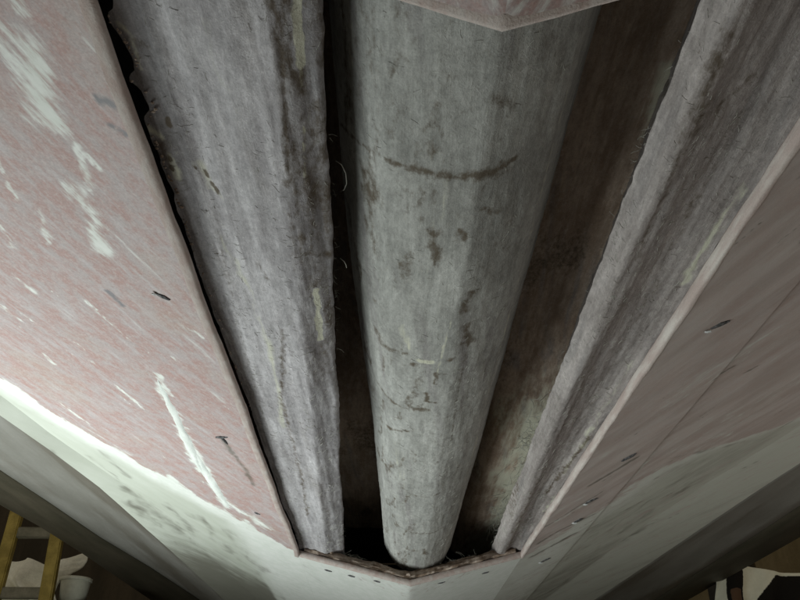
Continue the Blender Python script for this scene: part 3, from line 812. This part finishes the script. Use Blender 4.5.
# ------------------------------------------------------------------ the shop behind
M_YEL = mat_simple('worn_yellow_paint', (0.22, 0.16, 0.035), (0.34, 0.25, 0.06), 18, rough=.6)
M_CLOTH = mat_simple('dusty_white_cloth', (0.66, 0.65, 0.54), (0.80, 0.79, 0.68), 14, rough=.95)
M_PAIL = mat_simple('white_plastic', (0.60, 0.60, 0.49), (0.68, 0.68, 0.57), 8, rough=.5, bump=.0003)
M_STEEL = mat_simple('grey_rail', (0.13, 0.12, 0.08), (0.19, 0.17, 0.12), 20, rough=.6)
M_BENCH = mat_simple('dark_bench_wood', (0.035, 0.028, 0.02), (0.07, 0.055, 0.04), 12, (1, .1, 1))
M_TAN = mat_simple('tan_plywood', (0.11, 0.085, 0.04), (0.16, 0.125, 0.065), 8, (1, 1, .2))

# yellow ladder standing on the floor at the left
lad = empty('step_ladder', (-1.59, 3.42, -.60), 'worn yellow ladder with grey rungs standing at the left beyond the hull', 'ladder')
for x, xt in ((-1.705, -1.69), (-1.425, -1.50)):
    bm = bmesh.new()
    bm_box(bm, ((x + xt) / 2, 3.42, .30), (.055, .035, 1.80), (0, math.atan2(xt - x, 1.45), 0), .005)
    from_bm('side_rail', bm, M_YEL, lad)
for z in (-.35, .0, .30, .635, .885, 1.1):
    bm = bmesh.new(); bm_box(bm, (-1.585, 3.425, z), (.20, .03, .045), (0, 0, 0), .004)
    from_bm('rung', bm, M_STEEL, lad)

bench = empty('workbench', (-1.75, 3.85, -.60), 'dark wooden workbench behind the yellow ladder', 'workbench')
bm = bmesh.new(); bm_box(bm, (-1.75, 3.85, .60), (1.2, .5, .05), (0, 0, 0), .005); from_bm('bench_top', bm, M_BENCH, bench)
for x in (-2.3, -1.2):
    for y in (3.65, 4.05):
        bm = bmesh.new(); bm_box(bm, (x, y, -.0125), (.07, .07, 1.175), (0, 0, 0), .004); from_bm('leg', bm, M_BENCH, bench)

# crumpled white cloth heaped on the bench behind the ladder
n = 46
uu = np.linspace(0, 1, n)[:, None]; vv = np.linspace(0, 1, n)[None]
cx = -1.87 + .36 * uu + 0 * vv
topz = np.interp(uu, [0, .25, .5, .62, .85, 1], [.84, .865, .83, .825, .875, .90])
cz = .632 * (1 - vv) + topz * vv + .012 * (fbm(uu * 5, vv * 5, 120, 3) - .5) * (vv > .05)
cy = 3.63 + .16 * vv + .05 * (fbm(uu * 7 + vv * 3, vv * 2, 121, 3) - .5) + .035 * np.sin(uu * 16 + vv * 5 + 1.5 * fbm(uu * 4, vv * 4, 122))
o = grid('white_cloth', np.stack([cx + .03 * np.sin(vv * 6 + uu * 3), cy, cz], -1), {}, M_CLOTH, None, thick=.004)
tag(o, 'crumpled white cloth hanging behind the rungs of the yellow ladder', 'cloth')

pail = empty('plastic_pail', (-1.455, 3.70, .627), 'off white plastic pail on the bench right of the ladder', 'bucket')
def lathe(bm, prof, c, N=28):
    rings = [[bm.verts.new((c[0] + r * math.cos(6.2832 * k / N), c[1] + r * math.sin(6.2832 * k / N), c[2] + z)) for k in range(N)] for r, z in prof]
    for A, B in zip(rings[:-1], rings[1:]):
        for k in range(N): bm.faces.new((A[k], A[(k + 1) % N], B[(k + 1) % N], B[k]))
    bm.faces.new(rings[0][::-1])
bm = bmesh.new(); lathe(bm, [(.055, 0), (.066, .115), (.066, .117), (.062, .117), (.052, .006)], (-1.475, 3.70, .627)); from_bm('pail_body', bm, M_PAIL, pail, True)
bm = bmesh.new(); lathe(bm, [(.0665, .108), (.071, .110), (.071, .122), (.0665, .124)], (-1.475, 3.70, .627)); from_bm('pail_rim', bm, M_PAIL, pail, True)

# right: draped cloth, dark cabinet and plywood
trest = empty('saw_trestle', (1.66, 3.7, -.60), 'dark wooden trestle under the black and white cloth at the right', 'trestle')
bm = bmesh.new(); bm_box(bm, (1.70, 3.70, .70), (.5, .10, .08), (0, 0, 0), .005); from_bm('beam', bm, M_BENCH, trest)
for x in (1.5, 1.9):
    for s in (-1, 1):
        bm = bmesh.new(); bm_box(bm, (x, 3.70 + s * .135, .03), (.06, .04, 1.27), (s * .2, 0, 0), .004); from_bm('leg', bm, M_BENCH, trest)
n = 60
uu = np.linspace(0, 1, n)[:, None]; vv = np.linspace(0, 1, n)[None]
top = np.interp(uu, [0, .05, .2, .38, .6, 1], [.745, .775, .80, .79, .765, .755])
hang = .25
cx = 1.425 + .48 * uu - .02 * vv + .012 * np.sin(vv * 7)
cz = np.where(vv < .25, top - .01 * (0.25 - vv), top - hang * (vv - .25) / .75)
cy = np.where(vv < .25, 3.74 - .16 * vv / .25, 3.58 - .04 * (vv - .25)) + .03 * np.sin(uu * 20 + 2 * vv) * vv + .03 * (fbm(uu * 6, vv * 3, 130, 3) - .5)
dep = (top - cz)
blk = np.maximum(sstep(.10, .125, uu) * (1 - sstep(.255, .28, uu)) * sstep(.012, .024, dep),
                 sstep(.015, .05, uu - .55 + dep * 1.3) * sstep(.008, .018, dep))
org = sstep(.13, .15, uu) * (1 - sstep(.235, .255, uu)) * sstep(.10, .112, dep)
def mat_patched():
    g = NT('patched_cloth', 0.95, 0.1)
    f = g.noise(g.co, 60, 4, .65)
    c = g.mix(f, (0.62, 0.60, 0.47), (0.80, 0.78, 0.64))
    e = g.math('MULTIPLY', g.math('SUBTRACT', f, .5), .8)
    c = g.mix(g.step(g.math('ADD', g.attr('black'), e), .35, .65), c, (0.014, 0.012, 0.010))
    c = g.mix(g.step(g.math('ADD', g.attr('rust'), e), .35, .65), c, (0.11, 0.065, 0.04))
    g.color(c); g.bump(f, .002, .5)
    return g.m
me_o = grid('patched_cloth', np.stack([cx + 0 * vv, cy, cz + .006 * (fbm(uu * 9, vv * 9, 131) - .5)], -1), dict(black=blk, rust=org), mat_patched(), None, thick=.004)
tag(me_o, 'white cloth with large black patches draped over the trestle at the right', 'cloth')

cab = plain_box('tool_cabinet', (2.05, 5.3, .375), (.30, .5, 1.95), M_BENCH, None, bev=.01)
tag(cab, 'dark tall cabinet beside the tan plywood sheet at the right', 'cabinet')
ply = plain_box('plywood_sheet', (2.85, 5.15, .44), (.92, .02, 2.07), M_TAN, None, rot=(rad(-4), 0, 0))
tag(ply, 'tan plywood sheet leaning upright by the dark cabinet', 'plywood')
crate = plain_box('wooden_box', (1.78, 4.6, .165), (.42, .35, 1.53), M_TAN, None, bev=.006)
tag(crate, 'tan wooden box standing behind the black and white cloth', 'box')
